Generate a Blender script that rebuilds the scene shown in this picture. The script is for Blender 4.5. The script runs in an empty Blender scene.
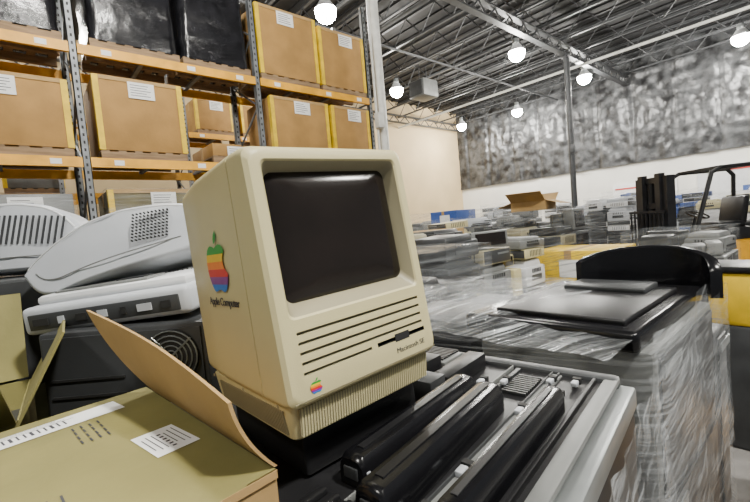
import bpy, bmesh, math, random
from mathutils import Vector, Matrix, Euler, noise
random.seed(7)
S=bpy.context.scene
R=math.radians
# ------------------------------------------------------------------ materials
def mk(name,c,rough=.5,metal=0,var=.12,scale=6,bump=0,bscale=60,c2=None,emis=None,es=0,stretch=(1,1,1),coat=0,detail=5,spec=.5):
    m=bpy.data.materials.new(name);m.use_nodes=True
    nt=m.node_tree;N=nt.nodes;L=nt.links;b=N['Principled BSDF']
    b.inputs['Roughness'].default_value=rough;b.inputs['Metallic'].default_value=metal
    b.inputs['Coat Weight'].default_value=coat;b.inputs['Specular IOR Level'].default_value=spec
    tc=N.new('ShaderNodeTexCoord');mp=N.new('ShaderNodeMapping');mp.inputs['Scale'].default_value=stretch
    L.new(tc.outputs['Object'],mp.inputs['Vector'])
    n=N.new('ShaderNodeTexNoise');n.inputs['Scale'].default_value=scale;n.inputs['Detail'].default_value=detail
    L.new(mp.outputs[0],n.inputs['Vector'])
    r=N.new('ShaderNodeValToRGB')
    if c2 is None:
        lo=[max(0,x*(1-var)) for x in c];hi=[min(1,x*(1+var)) for x in c]
    else: lo=c;hi=c2
    r.color_ramp.elements[0].position=.35;r.color_ramp.elements[1].position=.65
    r.color_ramp.elements[0].color=(*lo,1);r.color_ramp.elements[1].color=(*hi,1)
    L.new(n.outputs['Fac'],r.inputs[0]);L.new(r.outputs[0],b.inputs['Base Color'])
    if bump:
        n2=N.new('ShaderNodeTexNoise');n2.inputs['Scale'].default_value=bscale;n2.inputs['Detail'].default_value=4
        L.new(mp.outputs[0],n2.inputs['Vector'])
        bp=N.new('ShaderNodeBump');bp.inputs['Strength'].default_value=bump;bp.inputs['Distance'].default_value=.02
        L.new(n2.outputs['Fac'],bp.inputs['Height']);L.new(bp.outputs[0],b.inputs['Normal'])
    if emis:
        b.inputs['Emission Color'].default_value=(*emis,1);b.inputs['Emission Strength'].default_value=es
    return m
def film_mat(name,lo,hi,stretch,rot,tint=(.60,.63,.65),amin=.04,amax=.5,scale=3,dist=.1,bstr=.4):
    m=bpy.data.materials.new(name);m.use_nodes=True
    nt=m.node_tree;N=nt.nodes;L=nt.links;b=N['Principled BSDF'];out=N['Material Output']
    b.inputs['Base Color'].default_value=(*tint,1);b.inputs['Roughness'].default_value=.12
    b.inputs['Specular IOR Level'].default_value=.9
    tc=N.new('ShaderNodeTexCoord');mp0=N.new('ShaderNodeMapping');mp=N.new('ShaderNodeMapping')
    mp0.inputs['Rotation'].default_value=rot
    mp.inputs['Scale'].default_value=stretch
    L.new(tc.outputs['Object'],mp0.inputs['Vector']);L.new(mp0.outputs[0],mp.inputs['Vector'])
    n=N.new('ShaderNodeTexNoise');n.inputs['Scale'].default_value=scale;n.inputs['Detail'].default_value=4;n.inputs['Distortion'].default_value=dist
    L.new(mp.outputs[0],n.inputs['Vector'])
    n3=N.new('ShaderNodeTexNoise');n3.inputs['Scale'].default_value=4;n3.inputs['Detail'].default_value=2
    L.new(tc.outputs['Object'],n3.inputs['Vector'])
    mr=N.new('ShaderNodeMapRange');mr.inputs['From Min'].default_value=lo;mr.inputs['From Max'].default_value=hi
    mr.inputs['To Min'].default_value=0;mr.inputs['To Max'].default_value=1
    L.new(n.outputs['Fac'],mr.inputs['Value'])
    m3=N.new('ShaderNodeMapRange');m3.inputs['From Min'].default_value=.3;m3.inputs['From Max'].default_value=.7
    m3.inputs['To Min'].default_value=.25;m3.inputs['To Max'].default_value=1.0
    L.new(n3.outputs['Fac'],m3.inputs['Value'])
    mu=N.new('ShaderNodeMath');mu.operation='MULTIPLY';L.new(mr.outputs[0],mu.inputs[0]);L.new(m3.outputs[0],mu.inputs[1])
    ma=N.new('ShaderNodeMath');ma.operation='MULTIPLY_ADD';ma.inputs[1].default_value=amax-amin;ma.inputs[2].default_value=amin
    L.new(mu.outputs[0],ma.inputs[0])
    tr=N.new('ShaderNodeBsdfTransparent');mx=N.new('ShaderNodeMixShader')
    L.new(ma.outputs[0],mx.inputs['Fac']);L.new(tr.outputs[0],mx.inputs[1]);L.new(b.outputs[0],mx.inputs[2])
    L.new(mx.outputs[0],out.inputs['Surface'])
    bp=N.new('ShaderNodeBump');bp.inputs['Strength'].default_value=bstr;bp.inputs['Distance'].default_value=.01
    L.new(n.outputs['Fac'],bp.inputs['Height']);L.new(bp.outputs[0],b.inputs['Normal'])
    return m
BEIGE=mk('beige_plastic',(.55,.49,.265),.42,var=.05,scale=4,bump=.05,bscale=500)
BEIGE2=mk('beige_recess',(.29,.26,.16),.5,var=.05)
SCREEN=mk('crt_glass',(.012,.009,.0075),.16,var=.2)
GAP=mk('dark_gap',(.012,.012,.012),.7)
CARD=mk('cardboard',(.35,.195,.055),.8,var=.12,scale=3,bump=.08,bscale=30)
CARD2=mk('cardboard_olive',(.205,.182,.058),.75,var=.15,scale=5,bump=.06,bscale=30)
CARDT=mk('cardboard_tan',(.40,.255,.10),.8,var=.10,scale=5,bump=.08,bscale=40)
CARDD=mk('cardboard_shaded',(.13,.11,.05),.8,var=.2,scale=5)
PAPER=mk('paper',(.78,.78,.76),.7,var=.04)
INK=mk('ink',(.04,.04,.05),.7)
YEL=mk('yellow_strap',(.72,.48,.01),.6,var=.15)
RACKY=mk('rack_beam_orange',(.74,.36,.012),.5,var=.15,scale=4)
RACKG=mk('rack_steel_grey',(.17,.18,.19),.5,metal=.3,var=.25)
WOOD=mk('pallet_wood',(.30,.20,.11),.8,c2=(.18,.115,.06),stretch=(1,8,8),scale=3)
BLK=mk('black_plastic',(.011,.011,.012),.38,var=.3,bump=.03,bscale=400,spec=.35)
BLKG=mk('black_gloss_plastic',(.005,.005,.006),.22,var=.3,spec=.4)
DGR=mk('dark_grey_plastic',(.034,.036,.038),.42,var=.2,spec=.4)
MGR=mk('mid_grey_plastic',(.15,.155,.15),.45,var=.12)
LGR=mk('light_grey_plastic',(.42,.44,.47),.38,var=.05,bump=.02,bscale=300)
WHT=mk('white_plastic',(.62,.63,.64),.35,var=.05)
SIL=mk('silver_metal',(.32,.34,.34),.35,metal=.7,var=.15)
BLUEP=mk('blue_plastic',(.03,.08,.30),.4)
BWRAP=mk('black_wrap',(.010,.010,.012),.24,var=.4,bump=.6,bscale=7)
CONC=mk('concrete_floor',(.13,.125,.12),.45,c2=(.23,.22,.21),scale=1.5,detail=10,bump=.1,bscale=20)
DECK=mk('ceiling_deck',(.009,.009,.010),.7,metal=.0,var=.3)
STEEL=mk('joist_steel',(.045,.047,.05),.5,metal=.2,var=.2)
COLW=mk('column_paint_white',(.62,.62,.58),.5,var=.1)
DRYW=mk('drywall_beige',(.54,.41,.23),.8,var=.07,scale=.7)
DRYW2=mk('drywall_white',(.70,.69,.64),.8,var=.07,scale=.7)
FOIL=mk('dark_plastic_insulation',(.012,.012,.013),.34,metal=.25,c2=(.085,.088,.092),scale=2.6,bump=.9,bscale=6,detail=14)
FILM=film_mat('stretch_film',.46,.68,(2,2,44),(R(5),R(4),0),amax=.6)
FILM2=film_mat('stretch_film_sheet',.47,.66,(1.6,46,2),(0,0,R(18)),amin=.05,amax=.85)
FILMS=film_mat('stretch_film_skirt',.47,.68,(3,3,36),(0,R(24),0),amin=.08,amax=.6)
FILMF=film_mat('stretch_film_far',.45,.72,(1,1,16),(R(10),0,0),amin=.03,amax=.42,scale=2)
LAMPE=mk('lamp_glow',(1,1,1),.5,emis=(1,.97,.88),es=180)
# ------------------------------------------------------------------ mesh builder
class MB:
    def __init__(s): s.bm=bmesh.new();s.mats=[]
    def mi(s,m):
        if m not in s.mats:s.mats.append(m)
        return s.mats.index(m)
    def merge(s,t,m,M=None):
        if M is not None:t.transform(M)
        i=s.mi(m);vm={v:s.bm.verts.new(v.co) for v in t.verts}
        for f in t.faces:
            try:
                nf=s.bm.faces.new([vm[v] for v in f.verts]);nf.material_index=i
            except ValueError:pass
        t.free()
    def box(s,c,d,m,rot=(0,0,0),bev=0,seg=2,top=None):
        t=bmesh.new();bmesh.ops.create_cube(t,size=1)
        for v in t.verts:
            v.co=Vector((v.co.x*d[0],v.co.y*d[1],v.co.z*d[2]))
            if top and v.co.z>0: v.co.x*=top[0];v.co.y*=top[1]
        if bev:bmesh.ops.bevel(t,geom=t.edges[:],offset=bev,segments=seg,affect='EDGES',profile=.5,clamp_overlap=True)
        s.merge(t,m,Matrix.Translation(c)@Euler(rot).to_matrix().to_4x4())
    def bx(s,x0,x1,y0,y1,z0,z1,m,bev=0):
        s.box(((x0+x1)/2,(y0+y1)/2,(z0+z1)/2),(x1-x0,y1-y0,z1-z0),m,bev=bev)
    def cyl(s,a,b,r,m,seg=12,r2=None,cap=True):
        a=Vector(a);b=Vector(b);d=b-a
        t=bmesh.new();bmesh.ops.create_cone(t,cap_ends=cap,segments=seg,radius1=r,radius2=r if r2 is None else r2,depth=d.length)
        s.merge(t,m,Matrix.Translation((a+b)/2)@d.to_track_quat('Z','Y').to_matrix().to_4x4())
    def tube(s,pts,r,m,seg=8):
        for a,b in zip(pts,pts[1:]): s.cyl(a,b,r,m,seg)
        for p in pts[1:-1]: s.sph(p,r,m,8,6)
    def sph(s,c,r,m,u=16,v=10,sc=(1,1,1)):
        t=bmesh.new();bmesh.ops.create_uvsphere(t,u_segments=u,v_segments=v,radius=r)
        s.merge(t,m,Matrix.Translation(c)@Matrix.Diagonal((*sc,1)))
    def loft(s,loops,ms,c0=True,c1=True):
        V=[[s.bm.verts.new(p) for p in l] for l in loops];n=len(V[0])
        if not isinstance(ms,list):ms=[ms]*(len(V)-1)
        for k in range(len(V)-1):
            i=s.mi(ms[k])
            for j in range(n):
                f=s.bm.faces.new((V[k][j],V[k][(j+1)%n],V[k+1][(j+1)%n],V[k+1][j]));f.material_index=i
        if c0:f=s.bm.faces.new(V[0][::-1]);f.material_index=s.mi(ms[0])
        if c1:f=s.bm.faces.new(V[-1]);f.material_index=s.mi(ms[-1])
    def grid(s,fn,nu,nv,m):
        V=[[s.bm.verts.new(fn(i/nu,j/nv)) for j in range(nv+1)] for i in range(nu+1)];k=s.mi(m)
        for i in range(nu):
            for j in range(nv):
                f=s.bm.faces.new((V[i][j],V[i+1][j],V[i+1][j+1],V[i][j+1]));f.material_index=k
    def done(s,name,loc=(0,0,0),rot=(0,0,0),parent=None,sharp=30,normals=True):
        if normals:bmesh.ops.recalc_face_normals(s.bm,faces=s.bm.faces[:])
        me=bpy.data.meshes.new(name);s.bm.to_mesh(me);s.bm.free()
        for m in s.mats:me.materials.append(m)
        for p in me.polygons:p.use_smooth=True
        me.set_sharp_from_angle(angle=R(sharp))
        o=bpy.data.objects.new(name,me);S.collection.objects.link(o)
        o.location=loc;o.rotation_euler=rot
        if parent:o.parent=parent
        return o
def empty(name,loc=(0,0,0),rot=(0,0,0)):
    e=bpy.data.objects.new(name,None);e.empty_display_size=.1;S.collection.objects.link(e);e.location=loc;e.rotation_euler=rot;return e
def rr(cx,cy,w,h,r,n=6):
    P=[]
    for k,(sx,sy) in enumerate(((1,1),(-1,1),(-1,-1),(1,-1))):
        for i in range(n+1):
            a=R(90*k+90*i/n);P.append((cx+sx*(w/2-r)+r*math.cos(a),cy+sy*(h/2-r)+r*math.sin(a)))
    return P
def text(name,body,size,mat,parent,loc,rot,ext=.0003):
    cu=bpy.data.curves.new(name,'FONT');cu.body=body;cu.size=size;cu.extrude=ext;cu.materials.append(mat)
    o=bpy.data.objects.new(name,cu);S.collection.objects.link(o);o.parent=parent;o.location=loc;o.rotation_euler=rot;return o
# ------------------------------------------------------------------ camera
cd=bpy.data.cameras.new('camera');cam=bpy.data.objects.new('camera',cd);S.collection.objects.link(cam)
cd.lens=19.44;cd.sensor_width=36;cd.clip_start=.02;cd.clip_end=200
cam.matrix_world=Matrix.Translation((0,0,1.6))@Matrix.Rotation(R(-41.1),4,'Z')@Matrix.Rotation(R(86.7),4,'X')@Matrix.Rotation(R(-5),4,'Z')
S.camera=cam
# ------------------------------------------------------------------ room
X0,X1,Y0,Y1,H=-9,21.5,-9,15.7,8.3
b=MB();b.bx(X0,X1,Y0,Y1,-.2,0,CONC);b.done('floor')
b=MB();b.bx(X0,X1,Y0,Y1,H,H+.15,DECK)
for i in range(60):
    x=X0+.25+i*.5
    b.bx(x,x+.12,Y0,Y1,H-.05,H-.001,DECK)
b.done('ceiling')
b=MB();b.bx(X0,X1,Y1,Y1+.2,0,H,DRYW);b.done('wall_left')
b=MB();b.bx(X1,X1+.2,Y0,Y1,0,H,DRYW2)
def ff(u,v):
    y=Y0+u*(Y1-Y0);z=3.5+v*(H-3.5)
    d=.12+.07*noise.noise(Vector((y*1.6,z*.8,3)))+.05*noise.noise(Vector((y*4,z*3,1)))
    if abs((y%1.5)-.75)>.68:d-=.05
    return (X1-d,y,z)
b.grid(ff,300,60,FOIL)
b.done('wall_far',sharp=80)
b=MB()
x=-5.5
while x<21:
    b.bx(x-.05,x+.05,Y0,Y1,8.12,8.2,STEEL);b.bx(x-.04,x+.04,Y0,Y1,7.42,7.48,STEEL)
    y=Y0;k=0
    while y<Y1-.6:
        z0,z1=(7.45,8.15) if k%2 else (8.15,7.45)
        b.cyl((x,y,z0),(x,y+.6,z1),.02,STEEL,5,cap=False);y+=.6;k+=1
    x+=1.55
b.done('ceiling_joists')
b=MB()
for gy in (-3.5,6.2,15.2):
    b.bx(X0,X1,gy-.10,gy+.10,7.36,7.40,STEEL);b.bx(X0,X1,gy-.10,gy+.10,7.0,7.04,STEEL);
    for i in range(38):
        gx=X0+i*.8;b.cyl((gx,gy,7.02),(gx+.4,gy,7.38),.025,STEEL,6);b.cyl((gx+.4,gy,7.38),(gx+.8,gy,7.02),.025,STEEL,6)
b.done('ceiling_girder')
b=MB()
b.cyl((16.2,Y0,6.9),(16.2,Y1,6.9),.05,COLW,8)
b.cyl((X0,9.2,7.2),(X1-.4,9.2,7.2),.04,STEEL,8)
b.done('sprinkler_pipe')
def column(x,y,m,m2):
    b=MB();b.cyl((x,y,0),(x,y,7.0),.10,m,20);b.bx(x-.18,x+.18,y-.18,y+.18,0,.03,m);b.bx(x-.16,x+.16,y-.16,y+.16,6.96,7.0,m)
    b.cyl((x-.2,y-.05,0),(x-.2,y-.05,7.0),.025,m2,8)
    b.bx(x-.27,x-.12,y-.18,y-.05,3.6,3.9,m2,.01)
    b.done('steel_column')
column(5.93,6.2,COLW,COLW);column(15.1,6.2,STEEL,STEEL);column(15.1,-3.5,STEEL,STEEL)
def lamp(x,y,z=6.9,pw=480):
    b=MB();b.cyl((x,y,z+.28),(x,y,7.42),.02,STEEL,6);b.cyl((x,y,z+.12),(x,y,z+.32),.10,SIL,16)
    b.cyl((x,y,z-.08),(x,y,z+.14),.26,WHT,24,.12,cap=False);b.sph((x,y,z-.14),.25,LAMPE)
    o=b.done('high_bay_lamp')
    l=bpy.data.lights.new('bulb','POINT');l.energy=pw;l.shadow_soft_size=.25;l.color=(1,.97,.90)
    lo=bpy.data.objects.new('bulb',l);S.collection.objects.link(lo);lo.location=(x,y,z-.45);lo.parent=o
for p in ((12.6,6.7),(17.4,6.5,6.9,1100),(11.5,11.1,6.9,700),(19.4,10.5,6.9,900),(19,13.6,6.9,700),(6,7.9),(1,3.5),(13,1.5),(18.5,2,6.9,1300),(5,-3.5),(0,11.5)):lamp(*p)
lamp(1.2,-2.6,6.9,2300);lamp(-3.5,-.5,6.9,400)
b=MB();b.box((11.8,10,6.5),(.8,.7,.6),MGR,bev=.03);b.bx(11.35,11.42,9.7,10.3,6.25,6.75,DGR)
b.cyl((11.6,10,6.8),(11.6,10,7.4),.015,STEEL,6);b.cyl((12,10,6.8),(12,10,7.4),.015,STEEL,6);b.done('unit_heater')
# ------------------------------------------------------------------ racks
def rack(y,xs,levels,depth=1.1):
    b=MB()
    for x in xs:
        for yy in (y,y+depth-.08):
            b.bx(x-.045,x+.045,yy,yy+.02,0,6.3,RACKG);b.bx(x-.045,x-.035,yy,yy+.08,0,6.3,RACKG);b.bx(x+.035,x+.045,yy,yy+.08,0,6.3,RACKG)
            b.bx(x-.08,x+.08,yy-.04,yy+.1,0,.02,RACKG)
            z=.15
            while z<6.2:b.bx(x-.012,x+.012,yy-.002,yy,z,z+.04,GAP);z+=.1
        z=.3
        k=0
        while z<5.6:
            a=(x,y+.06,z);c=(x,y+depth-.06,z+.6)
            if k%2:a=(x,y+.06,z+.6);c=(x,y+depth-.06,z)
            b.cyl(a,c,.018,RACKG,6);z+=.6;k+=1
    for z in levels:
        for a,c in zip(xs,xs[1:]):
            for yy in (y-.02,y+depth-.03):
                b.bx(a+.046,c-.046,yy,yy+.05,z-.13,z,RACKY)
            for t in (.33,.66):
                xx=a+(c-a)*t;b.bx(xx-.03,xx+.03,y+.03,y+depth-.03,z-.04,z-.002,RACKG)
            for t in (.12,.55,.85):
                xx=a+(c-a)*t;b.bx(xx,xx+.12,y-.024,y-.0205,z-.1,z-.03,PAPER)
    return b.done('pallet_rack')
LV=(1.37,2.87,4.37)
rack(6.6,(-4.4,-1.8,.8,3.4,6.0),LV)
rack(10.6,(-4.4,-1.8,.8,3.4,6.0),LV)
def mini_pallet(b,x0,x1,y0,y1,z):
    n=6
    for i in range(n):
        xx=x0+(x1-x0-.1)*i/(n-1);b.bx(xx,xx+.1,y0,y1,z+.1,z+.12,WOOD)
    for yy in (y0,(y0+y1)/2-.04,y1-.08):b.bx(x0,x1,yy,yy+.08,z,z+.1,WOOD)
    return z+.12
def rackbox(x0,x1,z,h,y=6.62,d=1.0,labels=1,film=False,m=None,strap=True):
    m=m or CARD
    b=MB();zz=mini_pallet(b,x0,x1,y,y+d,z)
    b.bx(x0,x1,y,y+d,zz,zz+h,m,.012)
    b.bx(x0-.004,x1+.004,y+d*.45,y+d*.55,zz+h-.2,zz+h+.003,CARDT)
    if strap:
        b.bx(x1-.06,x1+.012,y-.012,y+.08,zz,zz+h,YEL);b.bx(x0-.012,x0+.06,y-.012,y+.08,zz,zz+h,YEL)
        b.bx(x0,x1,y-.010,y+.05,zz+h-.05,zz+h+.006,CARDT)
    lx=x0+(x1-x0)*random.uniform(.3,.5)
    if labels:
        b.bx(lx,lx+.34,y-.016,y-.012,zz+h-.27,zz+h-.04,PAPER)
        for k in range(5):b.bx(lx+.03,lx+.3-random.uniform(0,.1),y-.018,y-.016,zz+h-.23+k*.036,zz+h-.222+k*.036,INK)
    if film:
        b.loft([[(px,py,zz+t*h*1.02) for px,py in rr((x0+x1)/2,y+d/2,x1-x0+.05,d+.06,.03)] for t in (0,.5,1)],FILMF,False,True)
    b.done('cardboard_box')
rackbox(.98,2.1,2.87,1.02);rackbox(-.55,.68,2.87,.88);rackbox(3.62,4.85,2.87,1.12);rackbox(4.95,5.92,2.87,1.12)
rackbox(3.5,4.72,4.37,1.2);rackbox(4.8,5.92,4.37,1.12)
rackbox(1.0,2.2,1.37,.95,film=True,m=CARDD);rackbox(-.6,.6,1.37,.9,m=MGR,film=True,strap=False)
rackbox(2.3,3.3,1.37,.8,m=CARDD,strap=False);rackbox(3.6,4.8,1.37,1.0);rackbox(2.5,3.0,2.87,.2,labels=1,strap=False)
for x in (-1.5,-.1,3.7,4.9):rackbox(x,x+.95,2.87,random.uniform(.6,1.0),y=10.65,m=MGR if x<2 else None)
for x in (3.7,4.9):rackbox(x,x+.95,4.37,random.uniform(.7,1.0),y=10.65)
def blackload(x0,x1,z,h):
    b=MB();zz=mini_pallet(b,x0,x1,6.62,7.6,z)
    L=[]
    for k in range(13):
        t=k/12;lp=[]
        for px,py in rr((x0+x1)/2,7.11,(x1-x0)*(1-.06*t),.98,.12,8):
            d=.035*noise.noise(Vector((px*4,py*4,t*6)));lp.append((px+d,py+d,zz+t*h))
        L.append(lp)
    b.loft(L,BWRAP);b.done('black_wrapped_load',sharp=60)
blackload(1.0,2.15,4.37,1.25);blackload(2.2,3.3,4.37,1.2);blackload(-.6,.7,4.37,1.1);blackload(-1.7,-.7,4.37,1.2)
# ------------------------------------------------------------------ generic devices
def printer(b,c,s,m,m2=DGR,rz=0,style=0,tilt=0):
    M=Matrix.Translation(c)@Matrix.Rotation(rz,4,'Z')@Matrix.Rotation(tilt,4,'X')
    t=MB();w,d,h=s
    if style==0:
        t.box((0,0,h*.35),(w,d,h*.7),m,bev=min(.02,h*.1));t.box((0,.02*d,h*.82),(w*.92,d*.85,h*.3),m,bev=min(.025,h*.1),top=(.92,.88))
        t.box((0,-d/2-.002,h*.3),(w*.7,.012,h*.08),GAP);t.box((0,-d/2-.004,h*.12),(w*.8,.015,h*.13),m2,bev=.003)
        t.box((-w/2-.002,0,h*.3),(.01,d*.5,h*.2),m2)
        for k in range(6):t.box((-w/2-.003,-.2*d+k*d*.08,h*.55),(.008,d*.03,h*.15),GAP)
        t.box((w*.3,-d/2-.003,h*.55),(w*.25,.01,h*.12),m2,bev=.002)
    elif style==1:
        t.box((0,0,h*.48),(w,d,h*.92),m,bev=.006)
        for q in (-1,1):
            t.box((0,q*(d/2+.001),h*.5),(w*.94,.006,h*.8),m2,bev=.002);t.box((w*.2,q*(d/2+.005),h*.65),(w*.4,.004,h*.12),SIL)
        for k in range(8):t.box((-w/2-.001,-.3*d+k*d*.08,h*.5),(.004,d*.02,h*.6),GAP)
    else:
        t.box((0,-d*.3,h*.5),(w,d*.35,h*.95),m,bev=.015);t.box((0,d*.15,h*.5),(w*.8,d*.6,h*.75),m,bev=.04)
        t.box((0,-d*.48,h*.5),(w*.82,.01,h*.72),SCREEN,bev=.004)
        for k in range(8):t.box((-w*.4-.001,d*.0+k*d*.045,h*.6),(.006,d*.02,h*.3),GAP)
    t.bm.transform(M)
    idx={i:b.mi(mm) for i,mm in enumerate(t.mats)}
    vm={v:b.bm.verts.new(v.co) for v in t.bm.verts}
    for f in t.bm.faces:
        nf=b.bm.faces.new([vm[v] for v in f.verts]);nf.material_index=idx[f.material_index]
    t.bm.free()
def filmwrap(x0,x1,y0,y1,z0,z1,mat,parent,seed=0,amp=.012,cap=True,nl=14):
    b=MB();L=[]
    cx,cy=(x0+x1)/2,(y0+y1)/2
    def ring(f,z):
        lp=[]
        P=rr(cx,cy,(x1-x0)*f,(y1-y0)*f,min(.06,.05*f+.01),4)
        Q=[]
        for i in range(len(P)):
            a=P[i];c=P[(i+1)%len(P)];n=8 if i%5==4 else 1
            for k in range(n):Q.append((a[0]+(c[0]-a[0])*k/n,a[1]+(c[1]-a[1])*k/n))
        for px,py in Q:
            nn=noise.noise(Vector((px*5+seed,py*5,z*9)));n2=noise.noise(Vector((px*12+seed,py*12,z*20)))
            e=amp*(nn+.6*n2)
            lp.append((px+(px-cx)*e*1.5,py+(py-cy)*e*1.5,z+e*.6))
        return lp
    for k in range(nl):L.append(ring(1,z0+(z1-z0)*k/(nl-1)))
    if cap:
        for f in (.97,.85,.65,.4,.15):L.append(ring(f,z1+.012*(1-f)))
    b.loft(L,mat,False,cap)
    o=b.done('stretch_film',parent=parent,sharp=70);return o
def pallet(b,x0,x1,y0,y1):
    for yy in (y0,(y0+y1)/2-.04,y1-.08):
        b.bx(x0,x1,yy,yy+.08,0,.02,WOOD)
        for xx in (x0,(x0+x1)/2-.05,x1-.1):b.bx(xx,xx+.1,yy,yy+.08,.02,.11,WOOD)
    n=8
    for i in range(n):
        xx=x0+(x1-x0-.09)*i/(n-1);b.bx(xx,xx+.09,y0,y1,.11,.13,WOOD)
def pstack(x,y,w,d,h,mats,film=True,layers=4,cols=2,mix=True):
    e=empty('wrapped_pallet_of_printers');b=MB();pallet(b,x-w/2,x+w/2,y-d/2,y+d/2)
    for i in range(cols):
        for j in range(cols):
            z=.13;top=h*random.uniform(.84,1.0)
            while z<top-.05:
                st=random.choice((0,0,1,1,2)) if mix else 0
                hh=min(top-z,{0:random.uniform(.2,.34),1:random.uniform(.10,.16),2:random.uniform(.32,.4)}[st])
                if hh<.09:break
                last=z+hh>top-.1
                m=random.choice(mats);k=.92 if not last else random.uniform(.75,.92);ww=w/cols*k;dd=d/cols*k
                printer(b,(x-w/2+w/cols*(i+.5),y-d/2+d/cols*(j+.5),z),(ww,dd,hh*.985),m,rz=random.choice((0,math.pi/2))+(random.uniform(-.25,.25) if last else 0) if abs(ww-dd)<.06 else 0,style=st,tilt=random.uniform(-.06,.0) if last else 0)
                z+=hh
    b.done('load',parent=e)
    if film:filmwrap(x-w/2-.01,x+w/2+.01,y-d/2-.01,y+d/2+.01,.1,h+.01,FILMF,e,seed=x)
    return e
pstack(2.75,2.3,.9,.9,1.66,[MGR,DGR,BEIGE2],film=False)
pstack(1.75,1.75,.8,.75,1.44,[DGR,MGR,BLK])
pstack(3.9,2.6,1.0,.9,1.42,[WHT,BEIGE,WHT,MGR],film=False)
pstack(6.1,3.0,1.1,1.0,1.64,[DGR,MGR,BLK,BEIGE2])
pstack(5.0,4.0,1.1,1.0,1.62,[DGR,MGR,LGR,BEIGE])
pstack(7.4,4.4,1.1,1.0,1.78,[MGR,WHT,BLK])
pstack(9.3,5.4,1.1,1.0,1.80,[LGR,DGR,BLK],film=False)
pstack(6.2,1.3,1.1,1.0,1.25,[MGR,DGR,WHT])
pstack(11,3.6,1.1,1.0,1.85,[WHT,LGR,DGR]);pstack(13,5.2,1.1,1.0,1.8,[BLK,LGR],film=False);pstack(12.5,1.7,1.1,1.0,1.7,[WHT,BEIGE])
pstack(15.8,4,1.1,1.0,2.0,[WHT,LGR,BLK]);pstack(16.5,1.2,1.1,1.0,1.9,[MGR,WHT]);pstack(14,8.5,1.2,1.1,2.1,[LGR,BLK]);pstack(10,8.6,1.2,1.1,1.9,[DGR,MGR])
pstack(3.2,4.4,1.0,1.0,1.5,[MGR,DGR]);pstack(12,7,1.2,1.1,1.9,[BLK,WHT]);pstack(17.8,5.5,1.2,1.1,2.2,[BLK,BLUEP])
pstack(14.3,2.9,1.2,1.1,1.9,[LGR,BLK,BLUEP]);pstack(18.6,8.2,1.2,1.1,2.1,[WHT,BLK])
def carton(x,y,w,d,z0,h,m,rz=0,name='open_carton'):
    b=MB();t=.006
    b.bx(-w/2,w/2,-d/2,d/2,0,t,m)
    for sx in (-1,1):b.box((sx*(w/2-t/2),0,h/2),(t,d,h),m)
    for sy in (-1,1):b.box((0,sy*(d/2-t/2),h/2),(w,t,h),m)
    b.bx(-w/2+.02,w/2-.02,-d/2+.02,d/2-.02,t,h*.7,DGR)
    f=w*.45
    for sx in (-1,1):b.box((sx*(w/2+f*.42),0,h+f*.22),(f,d*.98,t),m,rot=(0,-sx*R(28),0))
    for sy in (-1,1):b.box((0,sy*(d/2+f*.38),h-f*.12),(w*.98,f*.8,t),m,rot=(-sy*R(18),0,0))
    return b.done(name,(x,y,z0),(0,0,rz))
def on_pallet(x,y,w,d,h,m,name):
    b=MB();pallet(b,x-w/2,x+w/2,y-d/2,y+d/2);b.bx(x-w/2,x+w/2,y-d/2,y+d/2,.13,h,m,.01)
    b.bx(x-w/2-.003,x+w/2+.003,y-.04,y+.04,h-.15,h+.002,CARDT);b.bx(x-w/2-.004,x-w/2,y-.2,y+.1,h-.3,h-.1,PAPER)
    b.done(name)
on_pallet(5.0,2.0,.8,.9,1.15,YEL,'yellow_carton')
on_pallet(4.08,3.6,.7,.7,1.50,CARDT,'pallet_carton')
carton(5.95,3.05,.6,.5,1.645,.14,CARDT,.2)
on_pallet(8.3,6.4,.8,.8,1.85,BLUEP,'blue_plastic_crate')
# ------------------------------------------------------------------ forklift  (local +x = forks)
b=MB()
b.box((-.15,0,.62),(1.35,1.0,.5),RACKY,bev=.06);b.box((-.95,0,.75),(.5,1.04,.85),DGR,bev=.1,seg=3)
b.box((-.45,0,.95),(.6,.8,.25),BLK,bev=.04)
b.box((-.35,0,1.12),(.48,.5,.12),BLK,bev=.04);b.box((-.60,0,1.36),(.12,.48,.48),BLK,rot=(0,R(-10),0),bev=.04)
for sy in (-1,1):
    for wx,wr in ((.42,.30),(-.85,.25)):
        b.cyl((wx,sy*.42,wr),(wx,sy*.58,wr),wr,BLK,24);b.cyl((wx,sy*.575,wr),(wx,sy*.59,wr),wr*.5,LGR,16)
    b.tube([(.45,sy*.45,.8),(.40,sy*.45,1.2),(.15,sy*.45,2.02),(-.0,sy*.45,2.1),(-.9,sy*.45,2.12),(-1.02,sy*.45,2.0),(-1.0,sy*.45,1.1)],.035,BLK)
    b.bx(.72,.86,sy*.33-.07,sy*.33+.07,.1,2.05,BLK);b.bx(.80,.9,sy*.22-.06,sy*.22+.06,.1,2.1,BLK)
    b.box((1.45,sy*.22,.1),(1.1,.12,.04),DGR,top=(1,1));b.bx(.9,.95,sy*.22-.06,sy*.22+.06,.08,.7,DGR)
    b.cyl((.78,sy*.09,.2),(.78,sy*.09,1.95),.06,BLK,12)
for k in range(7):b.bx(-.85+k*.14,-.82+k*.14,-.45,.45,2.1,2.13,BLK)
for z in (.3,1.0,1.5,1.95):b.bx(.74,.84,-.33,.33,z,z+.1,BLK)
b.bx(.95,.98,-.45,.45,.35,.42,DGR);b.bx(.95,.98,-.45,.45,.6,.67,DGR)
for k in range(9):b.bx(.95,.97,-.42+k*.103,-.40+k*.103,.67,1.45,BLK)
b.bx(.95,.97,-.45,.45,1.43,1.47,BLK)
b.cyl((.22,0,.85),(.08,0,1.28),.03,BLK,8)
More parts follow.
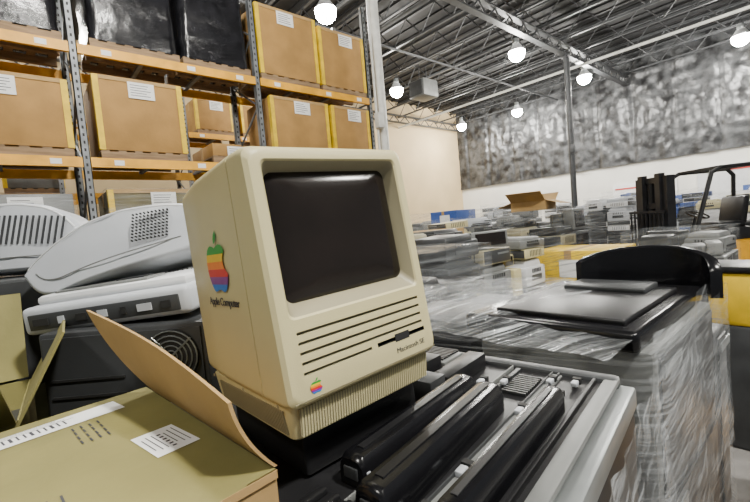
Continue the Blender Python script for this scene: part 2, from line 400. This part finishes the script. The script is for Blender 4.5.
M=Matrix.Translation((.05,0,1.33))@Matrix.Rotation(R(-25),4,'Y')
ring=[M@Vector((.17*math.cos(a),.17*math.sin(a),0)) for a in [i*math.pi/10 for i in range(21)]]
b.tube(ring,.015,BLK,6);b.cyl(ring[0],ring[10],.012,BLK,6)
b.done('forklift',(9.1,1.60,0),(0,0,R(139)))
b=MB()
for k,(y0,y1,z0,z1,m) in enumerate(((-1.5,1.2,2.0,3.1,WHT),(1.6,3.8,1.5,2.9,WHT),(4.5,7,1.2,2.6,PAPER))):
    b.bx(21.40,21.49,y0,y1,z0,z1,m);b.bx(21.38,21.40,y0+.5,y1-.1,z1-.25,z1-.18,mk('red_print%d'%k,(.5,.04,.03)))
    b.bx(21.38,21.40,y0+.2,y1-1.4,z0+.3,z0+.5,mk('blue_print%d'%k,(.05,.1,.3)))
b.done('wall_banner')
# ------------------------------------------------------------------ foreground supporting pallets
e=empty('wrapped_pallet_base')
b=MB();pallet(b,-.55,.86,.12,1.70)
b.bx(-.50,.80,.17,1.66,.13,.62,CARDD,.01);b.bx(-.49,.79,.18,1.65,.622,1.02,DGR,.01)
b.done('load',parent=e)
filmwrap(-.53,.83,.14,1.69,.1,1.015,FILM,e,3,cap=False)
# ------------------------------------------------------------------ device tray
TR=empty('electronics_tray',(.25,.20,1.023),(0,0,R(8)))
b=MB()
b.bx(-.06,.55,0,.60,0,.10,DGR,.006);b.bx(-.055,.545,.004,.595,.102,.20,BLK,.006);b.bx(-.06,.55,0,.60,.202,.255,BLK,.008)
b.bx(-.05,.565,-.030,.002,.0,.205,BLK,.008);b.bx(-.05,.566,-.034,.002,.207,.247,SIL,.006)
b.bx(-.05,.56,-.010,.014,.25,.262,MGR,.004)
b.bx(.535,.57,-.01,.58,.20,.264,DGR,.008)
for (ly,w,h,m) in ((.026,.006,.010,BLK),(.094,.022,.005,MGR),(.088,.004,.010,BLK),(.1005,.003,.010,DGR),(.168,.010,.006,DGR),(.180,.003,.010,MGR)):
    b.bx(.0,.53,ly-w/2,ly+w/2,.255,.255+h,m,.0015)
for lx,ly in ((.055,.094),(.15,.094),(.34,.094),(.42,.06),(.49,.05),(.38,.165),(.44,.162),(.48,.09),(.42,.20),(.035,.024)):
    b.box((lx,ly,.264),(.018,.011,.008),LGR,bev=.002)
    b.box((lx+.016,ly,.264),(.010,.014,.010),GAP)
for k in range(10):b.bx(.41+.009*k,.414+.009*k,.11,.155,.256,.262,DGR)
b.bx(-.05,.02,.10,.215,.255,.275,BLK,.004)
for k in range(5):b.bx(-.045,.015,.108+k*.021,.116+k*.021,.275,.283,BLK,.002)
# black battery pack / slab the computer rests on
b.box((.158,.355,.291),(.215,.225,.070),BLK,rot=(R(-3),R(-2),R(-8)),bev=.006)
for (x0,x1,y0,y1,hh_,m) in ((.295,.345,.23,.42,.045,DGR),(.36,.52,.235,.275,.032,BLK),(.36,.43,.29,.45,.048,BLK),(.44,.52,.29,.40,.026,MGR),(.45,.53,.42,.56,.055,BLK),(.28,.43,.47,.58,.055,DGR)):
    b.bx(x0,x1,y0,y1,.255,.255+hh_,m,.004)
for k in range(8):b.bx(.45+.009*k,.454+.009*k,.30,.39,.281,.285,DGR)
b.done('tray_body',parent=TR)
def bar(x0,x1,y,w,h,z,m,rz=0,name='charger_bar'):
    b=MB();L=[]
    prof=[(-.5,0),(-.5,.50),(-.46,.74),(-.32,.94),(0,1),(.32,.94),(.46,.74),(.5,.50),(.5,0)]
    for x,s in ((0,.86),(.004,.97),(.010,1),(x1-x0-.010,1),(x1-x0-.004,.97),(x1-x0,.86)):
        L.append([(x,p[0]*w*s,p[1]*h*s) for p in prof])
    b.loft(L,m)
    b.bx(.02,x1-x0-.02,-w*.12,w*.12,h*.985,h*1.02,BLK)
    b.box((-.001,0,h*.45),(.003,w*.5,h*.35),DGR,bev=.001)
    b.bx(.004,.010,-w*.5-.0006,-w*.4,h*.15,h*.55,LGR)
    return b.done(name,(x0,y,z),(0,0,rz),parent=TR,sharp=40)
bar(.060,.37,.198,.046,.042,.256,BLKG,R(1));bar(.022,.35,.134,.048,.046,.256,BLKG,R(2));bar(.045,.39,.054,.034,.040,.258,BLKG,R(0))
# ------------------------------------------------------------------ vintage computer
MC=empty('vintage_computer',(.2130,.409,1.350),(R(-2.6),R(-2.2),R(-.5)));MC.scale=(1.06,1.04,1.045)
W,D,HH=.244,.277,.345;ZB=.043
def L3(cx,cz,w,h,r,y,sh=.0):
    return [(p[0],y+sh*(p[1]-ZB),p[1]) for p in rr(cx,cz,w,h,r)]
cx=W/2;cz=(ZB+HH)/2;hh=HH-ZB;k=.066
loops=[L3(cx,cz-.012,W-.05,hh-.06,.01,.290),L3(cx,cz-.010,W-.022,hh-.03,.016,.287),L3(cx,cz-.005,W-.010,hh-.012,.018,.275),L3(cx,cz-.002,W-.003,hh-.004,.014,.20),
 L3(cx,cz,W,hh,.012,.0685),L3(cx,cz,W-.003,hh-.003,.011,.068),L3(cx,cz,W-.003,hh-.003,.011,.066),L3(cx,cz,W,hh,.012,.0655),
 L3(cx,cz,W,hh,.012,.016,k),L3(cx,cz,W-.003,hh-.003,.013,.006,k),L3(cx,cz,W-.012,hh-.012,.014,.001,k),L3(cx,cz,W-.020,hh-.020,.012,.0,k),
 L3(cx,.2355,.208,.186,.008,.0,k),L3(cx,.2355,.203,.181,.008,.002,k),L3(cx,.237,.190,.160,.010,.018,k),L3(cx,.237,.188,.158,.012,.020,k),
 L3(cx,.237,.180,.150,.014,.0175,k),L3(cx,.237,.155,.128,.02,.0145,k),L3(cx,.237,.11,.09,.02,.0122,k),L3(cx,.237,.06,.05,.015,.0107,k),L3(cx,.237,.02,.016,.006,.0102,k)]
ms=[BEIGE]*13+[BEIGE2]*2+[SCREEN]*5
b=MB();b.loft(loops,ms)
body=b.done('case',parent=MC,sharp=28)
if BEIGE2 not in list(body.data.materials):body.data.materials.append(BEIGE2)
body.data.materials.append(GAP)
def fy(z):return k*(z-ZB)
def cutwith(c):
    global body
    cut=c.done('cutter',parent=MC)
    mod=body.modifiers.new('b','BOOLEAN');mod.object=cut;mod.solver='EXACT';mod.operation='DIFFERENCE'
    bpy.context.view_layer.update()
    dg=bpy.context.evaluated_depsgraph_get();me2=bpy.data.meshes.new_from_object(body.evaluated_get(dg))
    body.modifiers.clear()
    if len(me2.polygons)>=len(body.data.polygons):body.data=me2;ok=True
    else:ok=False
    bpy.data.objects.remove(cut);return ok
c=MB()
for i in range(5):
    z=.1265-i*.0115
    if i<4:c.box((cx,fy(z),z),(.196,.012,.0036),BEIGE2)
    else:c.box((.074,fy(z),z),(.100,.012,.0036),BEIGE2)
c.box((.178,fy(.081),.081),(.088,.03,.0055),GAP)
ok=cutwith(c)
if not ok:
    c=MB()
    for i in range(5):
        z=.1265-i*.0115
        c.box((cx if i<4 else .074,fy(z)+.0002,z),(.196 if i<4 else .10,.001,.0036),BEIGE2)
    c.box((.178,fy(.081),.081),(.088,.001,.0055),GAP);c.done('vent_slots',parent=MC)
c=MB();c.box((.178,fy(.081)-.0003,.0815),(.026,.0008,.0105),GAP)
c.box((cx,fy(.0515)-.0001,.0515),(.230,.0004,.0009),BEIGE2)
for yy in (.03,.13,.24):c.box((-.0004,yy,.047),(.0008,.004,.004),BEIGE2)
c.done('disk_notch',parent=MC)
for p in body.data.polygons:p.use_smooth=True
body.data.set_sharp_from_angle(angle=R(28))
b=MB()
def LZ(x0,x1,y0,y1,r,z):return [(p[0],p[1],z) for p in rr((x0+x1)/2,(y0+y1)/2,x1-x0,y1-y0,r)]
b.loft([LZ(.014,.230,.026,.255,.01,0),LZ(.011,.233,.023,.262,.01,.003),LZ(.006,.238,.016,.265,.01,.046)],BEIGE)
for i in range(54):
    x=.018+i*.208/53;b.box((x,.0185,.023),(.0019,.005,.034),BEIGE2,rot=(R(9),0,0))
    b.box((x+.002,.0178,.023),(.0021,.005,.036),BEIGE,rot=(R(9),0,0))
for i in range(44):
    y=.035+i*.20/43;b.box((.0082,y,.023),(.004,.0018,.030),BEIGE2,rot=(0,R(-6),0))
for xx in (.03,.214):
    for yy in (.04,.23):b.cyl((xx,yy,-.004),(xx,yy,.002),.008,BLK,12)
b.done('foot',parent=MC)
cols=[(.015,.30,.03),(.80,.52,.005),(.80,.20,.005),(.62,.012,.012),(.20,.02,.24),(.005,.15,.55)]
AM=[mk('logo_stripe_%d'%i,c_,.4,var=.03) for i,c_ in enumerate(cols)]
OUT=[(0,.93),(.12,.97),(.25,1.0),(.38,.98),(.47,.92),(.53,.86),(.44,.79),(.385,.70),(.38,.61),(.41,.52),(.48,.44),(.57,.39),(.53,.27),(.46,.15),(.37,.05),(.27,0),(.17,.01),(.08,.04),(0,.05),(-.08,.04),(-.17,.01),(-.27,0),(-.37,.05),(-.46,.16),(-.53,.30),(-.57,.46),(-.57,.62),(-.53,.77),(-.45,.89),(-.35,.96),(-.23,.99),(-.11,.97)]
LEAF=[(0,1.02),(.01,1.12),(.08,1.22),(.2,1.30),(.21,1.18),(.15,1.08),(.07,1.03)]
def logo(name,size,M):
    t=bmesh.new()
    for O in (OUT,LEAF):t.faces.new([t.verts.new((p[0],p[1],0)) for p in O])
    bmesh.ops.triangulate(t,faces=t.faces[:])
    for q in (.80,.64,.48,.32,.16):
        bmesh.ops.bisect_plane(t,geom=t.verts[:]+t.edges[:]+t.faces[:],plane_co=(0,q,0),plane_no=(0,1,0))
    for f in t.faces:
        y=f.calc_center_median().y
        f.material_index=0 if y>.8 else 1 if y>.64 else 2 if y>.48 else 3 if y>.32 else 4 if y>.16 else 5
    me=bpy.data.meshes.new(name);t.to_mesh(me);t.free()
    for m in AM:me.materials.append(m)
    o=bpy.data.objects.new(name,me);S.collection.objects.link(o);o.parent=MC;o.matrix_local=M@Matrix.Scale(size,4);return o
MS=Matrix(((0,0,-1,0),(-1,0,0,0),(0,1,0,0),(0,0,0,1)))
logo('side_logo',.064,Matrix.Translation((-.0012,.150,.178))@MS)
o=text('side_lettering','Apple Computer',.0158,INK,MC,(0,0,0),(0,0,0));o.matrix_local=Matrix.Translation((-.0006,.202,.159))@MS
MF=Matrix(((1,0,0,0),(0,0,-1,0),(0,1,0,0),(0,0,0,1)))
logo('front_logo',.0135,Matrix.Translation((.036,fy(.06)-.0008,.056))@MF)
o=text('front_lettering','Macintosh SE',.0100,INK,MC,(0,0,0),(0,0,0));o.matrix_local=Matrix.Translation((.164,fy(.06)+.0000,.061))@MF
# ------------------------------------------------------------------ foreground cardboard box, flap open
BX=empty('cardboard_carton',(.182,.402,1.023),(0,0,R(5)))
b=MB();w,d,h=.56,.42,.325;t=.004
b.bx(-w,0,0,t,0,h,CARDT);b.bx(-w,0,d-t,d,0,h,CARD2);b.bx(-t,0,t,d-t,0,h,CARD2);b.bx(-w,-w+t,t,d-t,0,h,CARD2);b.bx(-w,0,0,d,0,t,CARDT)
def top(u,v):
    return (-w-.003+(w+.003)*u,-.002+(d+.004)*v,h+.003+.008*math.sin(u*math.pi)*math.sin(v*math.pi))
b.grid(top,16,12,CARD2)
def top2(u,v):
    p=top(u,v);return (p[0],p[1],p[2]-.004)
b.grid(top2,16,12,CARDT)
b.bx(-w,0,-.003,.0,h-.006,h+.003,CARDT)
b.done('box_body',parent=BX,sharp=60)
b=MB()
def onp(x,y,dz=.0012):
    u=(x+w+.003)/(w+.003);v=(y+.002)/(d+.004);p=top(u,v);return (x,y,p[2]+dz)
def sticker(cx_,cy_,w_,h_,rz,m,dz=.0012,n=6):
    ca,sa=math.cos(rz),math.sin(rz)
    def f(u,v):
        a=(u-.5)*w_;c=(v-.5)*h_;return onp(cx_+a*ca-c*sa,cy_+a*sa+c*ca,dz)
    b.grid(f,n,n,m)
sx_,sy_,ra=-.053,.172,0.10
sticker(sx_,sy_,.052,.078,ra,PAPER)
for i in range(7):
    if i==3:continue
    o_=-.020+i*.0066;sticker(sx_+o_*math.cos(ra),sy_+o_*math.sin(ra),.0014,.060-random.uniform(0,.025),ra,INK,.0017,2)
for q in range(6):sticker(sx_-(-.026+q*.009)*math.sin(ra),sy_+(-.026+q*.009)*math.cos(ra),.005,.004,ra,INK,.0018,1)
sticker(-.165,.360,.22,.050,.10,PAPER)
for i in range(18):sticker(-.255+i*.0075,.348+.0008*i,.0022 if i%3 else .0035,.020,.10,INK,.0017,2)
for i in range(3):sticker(-.18,.367+i*.006,.13-.02*i,.0012,.10,INK,.0017,2)
for i in range(4):
    for q in range(4):sticker(-.095-i*.010,.255+q*.020+random.uniform(0,.004),.0024,.013,0.05,INK,.0012,1)
for i in range(4):sticker(-.165-i*.012,.10,.0022,.07,0,INK,.0012,2)
for i in range(4):sticker(-.28-i*.012,.20,.0022,.06,0,INK,.0012,2)
b.done('labels',parent=BX)
b=MB()
def flap(u,v,o=0):
    y=.002+v*(.38);l=.18*u
    x=-math.cos(R(66)+R(10)*u)*l-(.03*u*v);z=h+.004+math.sin(R(66)+R(10)*u)*l*(.50+.38*v)
    bow=.012*math.sin(v*math.pi)*u
    return (x+bow+o,y+.04*u*v,z)
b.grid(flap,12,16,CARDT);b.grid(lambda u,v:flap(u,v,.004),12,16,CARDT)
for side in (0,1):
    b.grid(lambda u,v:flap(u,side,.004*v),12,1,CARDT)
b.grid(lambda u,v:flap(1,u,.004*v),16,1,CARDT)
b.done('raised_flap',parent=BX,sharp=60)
# ------------------------------------------------------------------ second open carton (behind left)
BX2=empty('cardboard_carton',(-.03,.93,1.023),(0,0,R(-4)))
b=MB();w2,d2,h2=.45,.30,.30
b.bx(-w2,0,0,t,0,h2,CARD2);b.bx(-w2,0,d2-t,d2,0,h2,CARD2);b.bx(-t,0,0,d2,0,h2,CARD2);b.bx(-w2,-w2+t,0,d2,0,h2,CARD2);b.bx(-w2,0,0,d2,0,t,CARD2)
b.bx(-w2+.01,-.01,.01,d2-.01,t,h2-.06,DGR)
b.box((-w2/2,-.06,h2+.045),(w2*.98,.16,t),CARD2,rot=(R(-38),0,0))
b.box((-w2/2,d2+.03,h2+.10),(w2*.98,t,.20),CARD2,rot=(R(-20),0,0))
b.box((.035,d2/2-.02,h2+.065),(.17,d2*.98,t),CARD2,rot=(0,R(-62),0))
b.done('box_body',parent=BX2)
# ------------------------------------------------------------------ left electronics
def tower(name,loc,rot,fan=True,sz=(.34,.42,.42)):
    b=MB();sx,sy,sz_=sz
    b.box((0,0,sz_/2),(sx,sy,sz_),DGR,bev=.006);b.bx(-sx/2+.01,sx/2-.01,-sy/2-.004,-sy/2+.001,.01,sz_-.01,DGR)
    yf=-sy/2-.0095
    if fan:
        fz=.355;fx=.10
        b.cyl((fx,yf,fz),(fx,yf+.006,fz),.054,GAP,24)
        for rr_ in (.012,.022,.032,.042,.052):
            pts=[(fx+rr_*math.cos(a),yf-.0015,fz+rr_*math.sin(a)) for a in [i*math.pi/12 for i in range(25)]];b.tube(pts,.0014,SIL,5)
        for a in range(4):
            b.cyl((fx,yf-.0015,fz),(fx+.055*math.cos(a*math.pi/2+.7),yf-.0015,fz+.055*math.sin(a*math.pi/2+.7)),.002,SIL,5)
    for i in range(9):b.bx(-.15,-.0,yf+.003,yf+.0055,.04+i*.035,.045+i*.035,GAP)
    b.bx(.01,.15,yf+.002,yf+.0055,.16,.26,SIL)
    b.done(name,loc,rot)
tower('desktop_computer',(.275,1.115,1.023),(0,0,R(-41)))
tower('desktop_computer',(-.10,1.48,1.023),(0,0,R(-5)),False,(.36,.28,.53))
b=MB()
b.box((0,0,.035),(.38,.28,.06),LGR,bev=.012,seg=3);b.box((0,.01,.073),(.35,.24,.022),WHT,bev=.009,seg=2)
b.box((0,-.141,.033),(.34,.006,.034),DGR,bev=.002)
for i,wd in enumerate((.05,.02,.035,.03,.016,.045,.03)):b.box((-.14+i*.047,-.1445,.033),(wd*.7,.004,.015),LGR if i%2 else GAP)
b.box((-.03,-.06,.086),(.22,.07,.006),MGR,bev=.002);b.box((.02,-.05,.09),(.07,.03,.003),DGR)
for i in range(9):b.box((.06+i*.012,.05,.085),(.005,.06,.003),MGR)
b.done('docking_unit',(.222,1.115,1.446),(R(3),R(-4),R(-46)))
def interp(P,s):
    for (a,va),(c_,vc) in zip(P,P[1:]):
        if s<=c_:
            u=(s-a)/(c_-a);return va+(vc-va)*u
    return P[-1][1]
def hood(name,loc,rot,wid,hgt,grille,UP,LO,dep=.14):
    b=MB();L=[];n=40
    def sm(P,s):return sum(interp(P,min(1,max(0,s+o*.03))) for o in (-1,0,1))/3 if .04<s<.9 else interp(P,s)
    for q,(yy,ins) in enumerate(((dep,.0),(.02,.0),(.006,.002),(.0,.008),(-.001,.012))):
        up=[];lo=[]
        for i in range(n+1):
            s=i/n;u_=hgt*sm(UP,s)-ins;l_=hgt*sm(LO,s)+ins*.6
            if u_<l_+.002:m_=(u_+l_)/2;u_=m_+.001;l_=m_-.001
            x=(s-.5)*wid*(1-ins/wid*1.5)
            bow=-.04*math.sin(math.pi*s)
            up.append((x,yy+bow,u_));lo.append((x,yy+bow,l_))
        L.append(lo+up[::-1])
    b.loft(L,LGR)
    b.tube([((i/n-.5)*wid*.94,-.002-.04*math.sin(math.pi*i/n),hgt*sm(LO,i/n)+.034) for i in range(3,n-2)],.0016,MGR,5)
    b.tube([((i/n-.5)*wid*.97,.001-.04*math.sin(math.pi*i/n),hgt*sm(UP,i/n)-.008) for i in range(1,n-2)],.003,WHT,6)
    if grille=='dots':
        for i in range(10):
            for j in range(9):
                s=.66+i*.019;x=(s-.5)*wid;y=-.0018-.04*math.sin(math.pi*s);z=hgt*.40+j*.0080+i*.0012
                b.cyl((x,y-.0006,z),(x,y+.004,z),.0021,GAP,8)
    else:
        for i in range(15):
            s=.38+i*.034;x=(s-.5)*wid;b.box((x,-.002-.04*math.sin(math.pi*s),hgt*.55),(.0035,.004,hgt*.45),DGR,rot=(0,R(5),0))
    b.done(name,loc,rot,sharp=40)
hood('monitor_rear_housing',(.158,1.135,1.550),(R(-18),R(-2),R(-41)),.43,.145,'dots',
  [(0,.15),(.05,.32),(.2,.58),(.4,.84),(.6,.99),(.8,1.05),(.92,1.04),(.97,.98),(1,.78)],[(0,.10),(.06,-.12),(.15,-.28),(.25,-.30),(.5,-.12),(.75,.06),(.94,.22),(1,.38)])
hood('vented_rear_housing',(-.02,1.42,1.58),(R(-10),R(3),R(-37)),.38,.165,'slots',
  [(0,.9),(.3,.96),(.6,1.0),(.75,.96),(.85,.85),(.93,.65),(1,.4)],[(0,-.1),(.5,-.1),(.8,-.05),(1,.05)],.10)
# ------------------------------------------------------------------ right wrapped pile
PR=empty('wrapped_pallet_of_electronics')
b=MB();pallet(b,.98,1.88,.22,1.28)
def pc(x0,x1,y0,y1,z0,z1,m):
    b.bx(x0,x1,y0,y1,z0,z1,m,.012)
    b.bx(x0+.03,x1-.03,y0-.006,y0,z0+.02,z1-.02,DGR if m!=DGR else BLK)
    for i in range(5):b.bx(x0-.004,x0,y0+.08,y1-.1,z0+.03+i*.02,z0+.037+i*.02,GAP)
    b.bx(x0+.05,x0+.2,y0-.009,y0-.006,z1-.07,z1-.04,SIL)
pc(1.02,1.84,.27,.72,.13,.50,DGR);pc(1.03,1.82,.74,1.24,.13,.50,DGR)
pc(1.02,1.66,.27,.72,.502,.90,DGR);pc(1.04,1.82,.74,1.24,.502,.90,DGR)
pc(1.02,1.64,.27,.72,.902,1.27,MGR);pc(1.02,1.45,.74,1.24,.902,1.16,BLK);pc(1.47,1.84,.74,1.24,.902,1.2,DGR)
pc(1.68,1.86,.27,.72,.502,1.15,BLK)
b.box((1.2,.98,1.19),(.34,.44,.05),BLK,bev=.01);b.box((1.24,1.0,1.235),(.30,.36,.035),DGR,bev=.008)
b.done('load',parent=PR)
b=MB()
b.box((1.32,.52,1.295),(.66,.46,.05),BLKG,bev=.014,seg=3);b.box((1.28,.50,1.326),(.48,.34,.016),BLK,bev=.005);b.box((1.45,.50,1.34),(.14,.24,.02),DGR,bev=.006)
path=[(1.56,.64),(1.62,.60),(1.66,.54),(1.70,.46),(1.72,.39),(1.72,.33),(1.70,.28),(1.65,.255)]
def cat(P,t):
    n=len(P)-1;f=t*n;i=min(int(f),n-1);u=f-i
    g=lambda j:Vector(P[max(0,min(n,j))])
    p0,p1,p2,p3=g(i-1),g(i),g(i+1),g(i+2)
    return .5*((2*p1)+(-p0+p2)*u+(2*p0-5*p1+4*p2-p3)*u*u+(-p0+3*p1-3*p2+p3)*u**3)
L=[]
for i in range(33):
    t1=i/32;p=cat(path,t1);q=cat(path,min(1,t1+.01))-cat(path,max(0,t1-.01));q.normalize();nn=Vector((-q.y,q.x))
    hgt=1.33+.120*min(1,math.sin(math.pi*min(1,max(0,t1*.86+.12)))**.45)
    th=.016
    L.append([(*(p-nn*th),1.28),(*(p-nn*th),hgt-.006),(*(p-nn*th*.5),hgt),(*(p+nn*th*.5),hgt),(*(p+nn*th),hgt-.006),(*(p+nn*th),1.28)])
b.loft(L,BLKG)
b.done('scanner_lid',parent=PR,sharp=50)
filmwrap(1.0,1.88,.25,1.26,.1,1.30,FILM,PR,5,amp=.012,cap=False)
b=MB()
def sheet(u,v):
    x=.84+u*.68;y=.30+v*.95
    z=1.285+.05*u*math.sin(math.pi*v)+.03*math.sin(math.pi*u)-.06*math.sin(u*math.pi)*(1-v)*.5
    z+=.012*noise.noise(Vector((x*5,y*12,2)))+.003*noise.noise(Vector((x*8,y*40,5)))
    return (x,y,z+.014)
b.grid(sheet,50,90,FILM2)
def skirt(u,v):
    x=.99+u*.76-.05*v*(1-u);y=.262-.03*v-.02*math.sin(u*6);z=1.325-v*.55
    return (x,y+.008*noise.noise(Vector((u*5,v*10,1))),z)
b.grid(skirt,40,40,FILMS)
def over(u,v):
    x=1.50+.26*v+.02*u;y=.74-.50*v-.03*u
    z=1.452-u*.17+.006*noise.noise(Vector((u*6,v*10,4)))
    return (x+.03+.10*u,y+.04+.04*u,z)
b.grid(over,20,30,FILMS)
b.done('film_sheet',parent=PR,sharp=90)
b=MB()
def tf(u,v):
    x=.36+u*.50;y=.160+.07*u+.01*noise.noise(Vector((u*8,v*6,1)))-.035*v;z=1.285-v*.30
    return (x,y-.004+.008*noise.noise(Vector((u*10,v*3,7))),z)
b.grid(tf,40,16,FILMS)
b.done('tray_film',parent=TR,sharp=90).matrix_parent_inverse=(Matrix.Translation((.25,.20,1.023))@Matrix.Rotation(R(8),4,'Z')).inverted()
b=MB();b.box((0,0,.40),(.34,.44,.80),DGR,bev=.03);b.box((0,0,.96),(.34,.44,.34),YEL,bev=.03,top=(1.05,1.05));b.box((0,0,1.15),(.38,.48,.04),BLK,bev=.015);b.done('yellow_bin',(3.45,.33,0))
b=MB()
for i in range(3):b.bx(-.25,.25,-.2,.2,i*.16,i*.16+.15,CARDT if i%2 else CARD,.006)
b.done('carton_stack',(2.6,.0,0),(0,0,.3))
# ------------------------------------------------------------------ light
w_=bpy.data.worlds.new('world');S.world=w_;w_.use_nodes=True
w_.node_tree.nodes['Background'].inputs[0].default_value=(.88,.94,1,1);w_.node_tree.nodes['Background'].inputs[1].default_value=.21
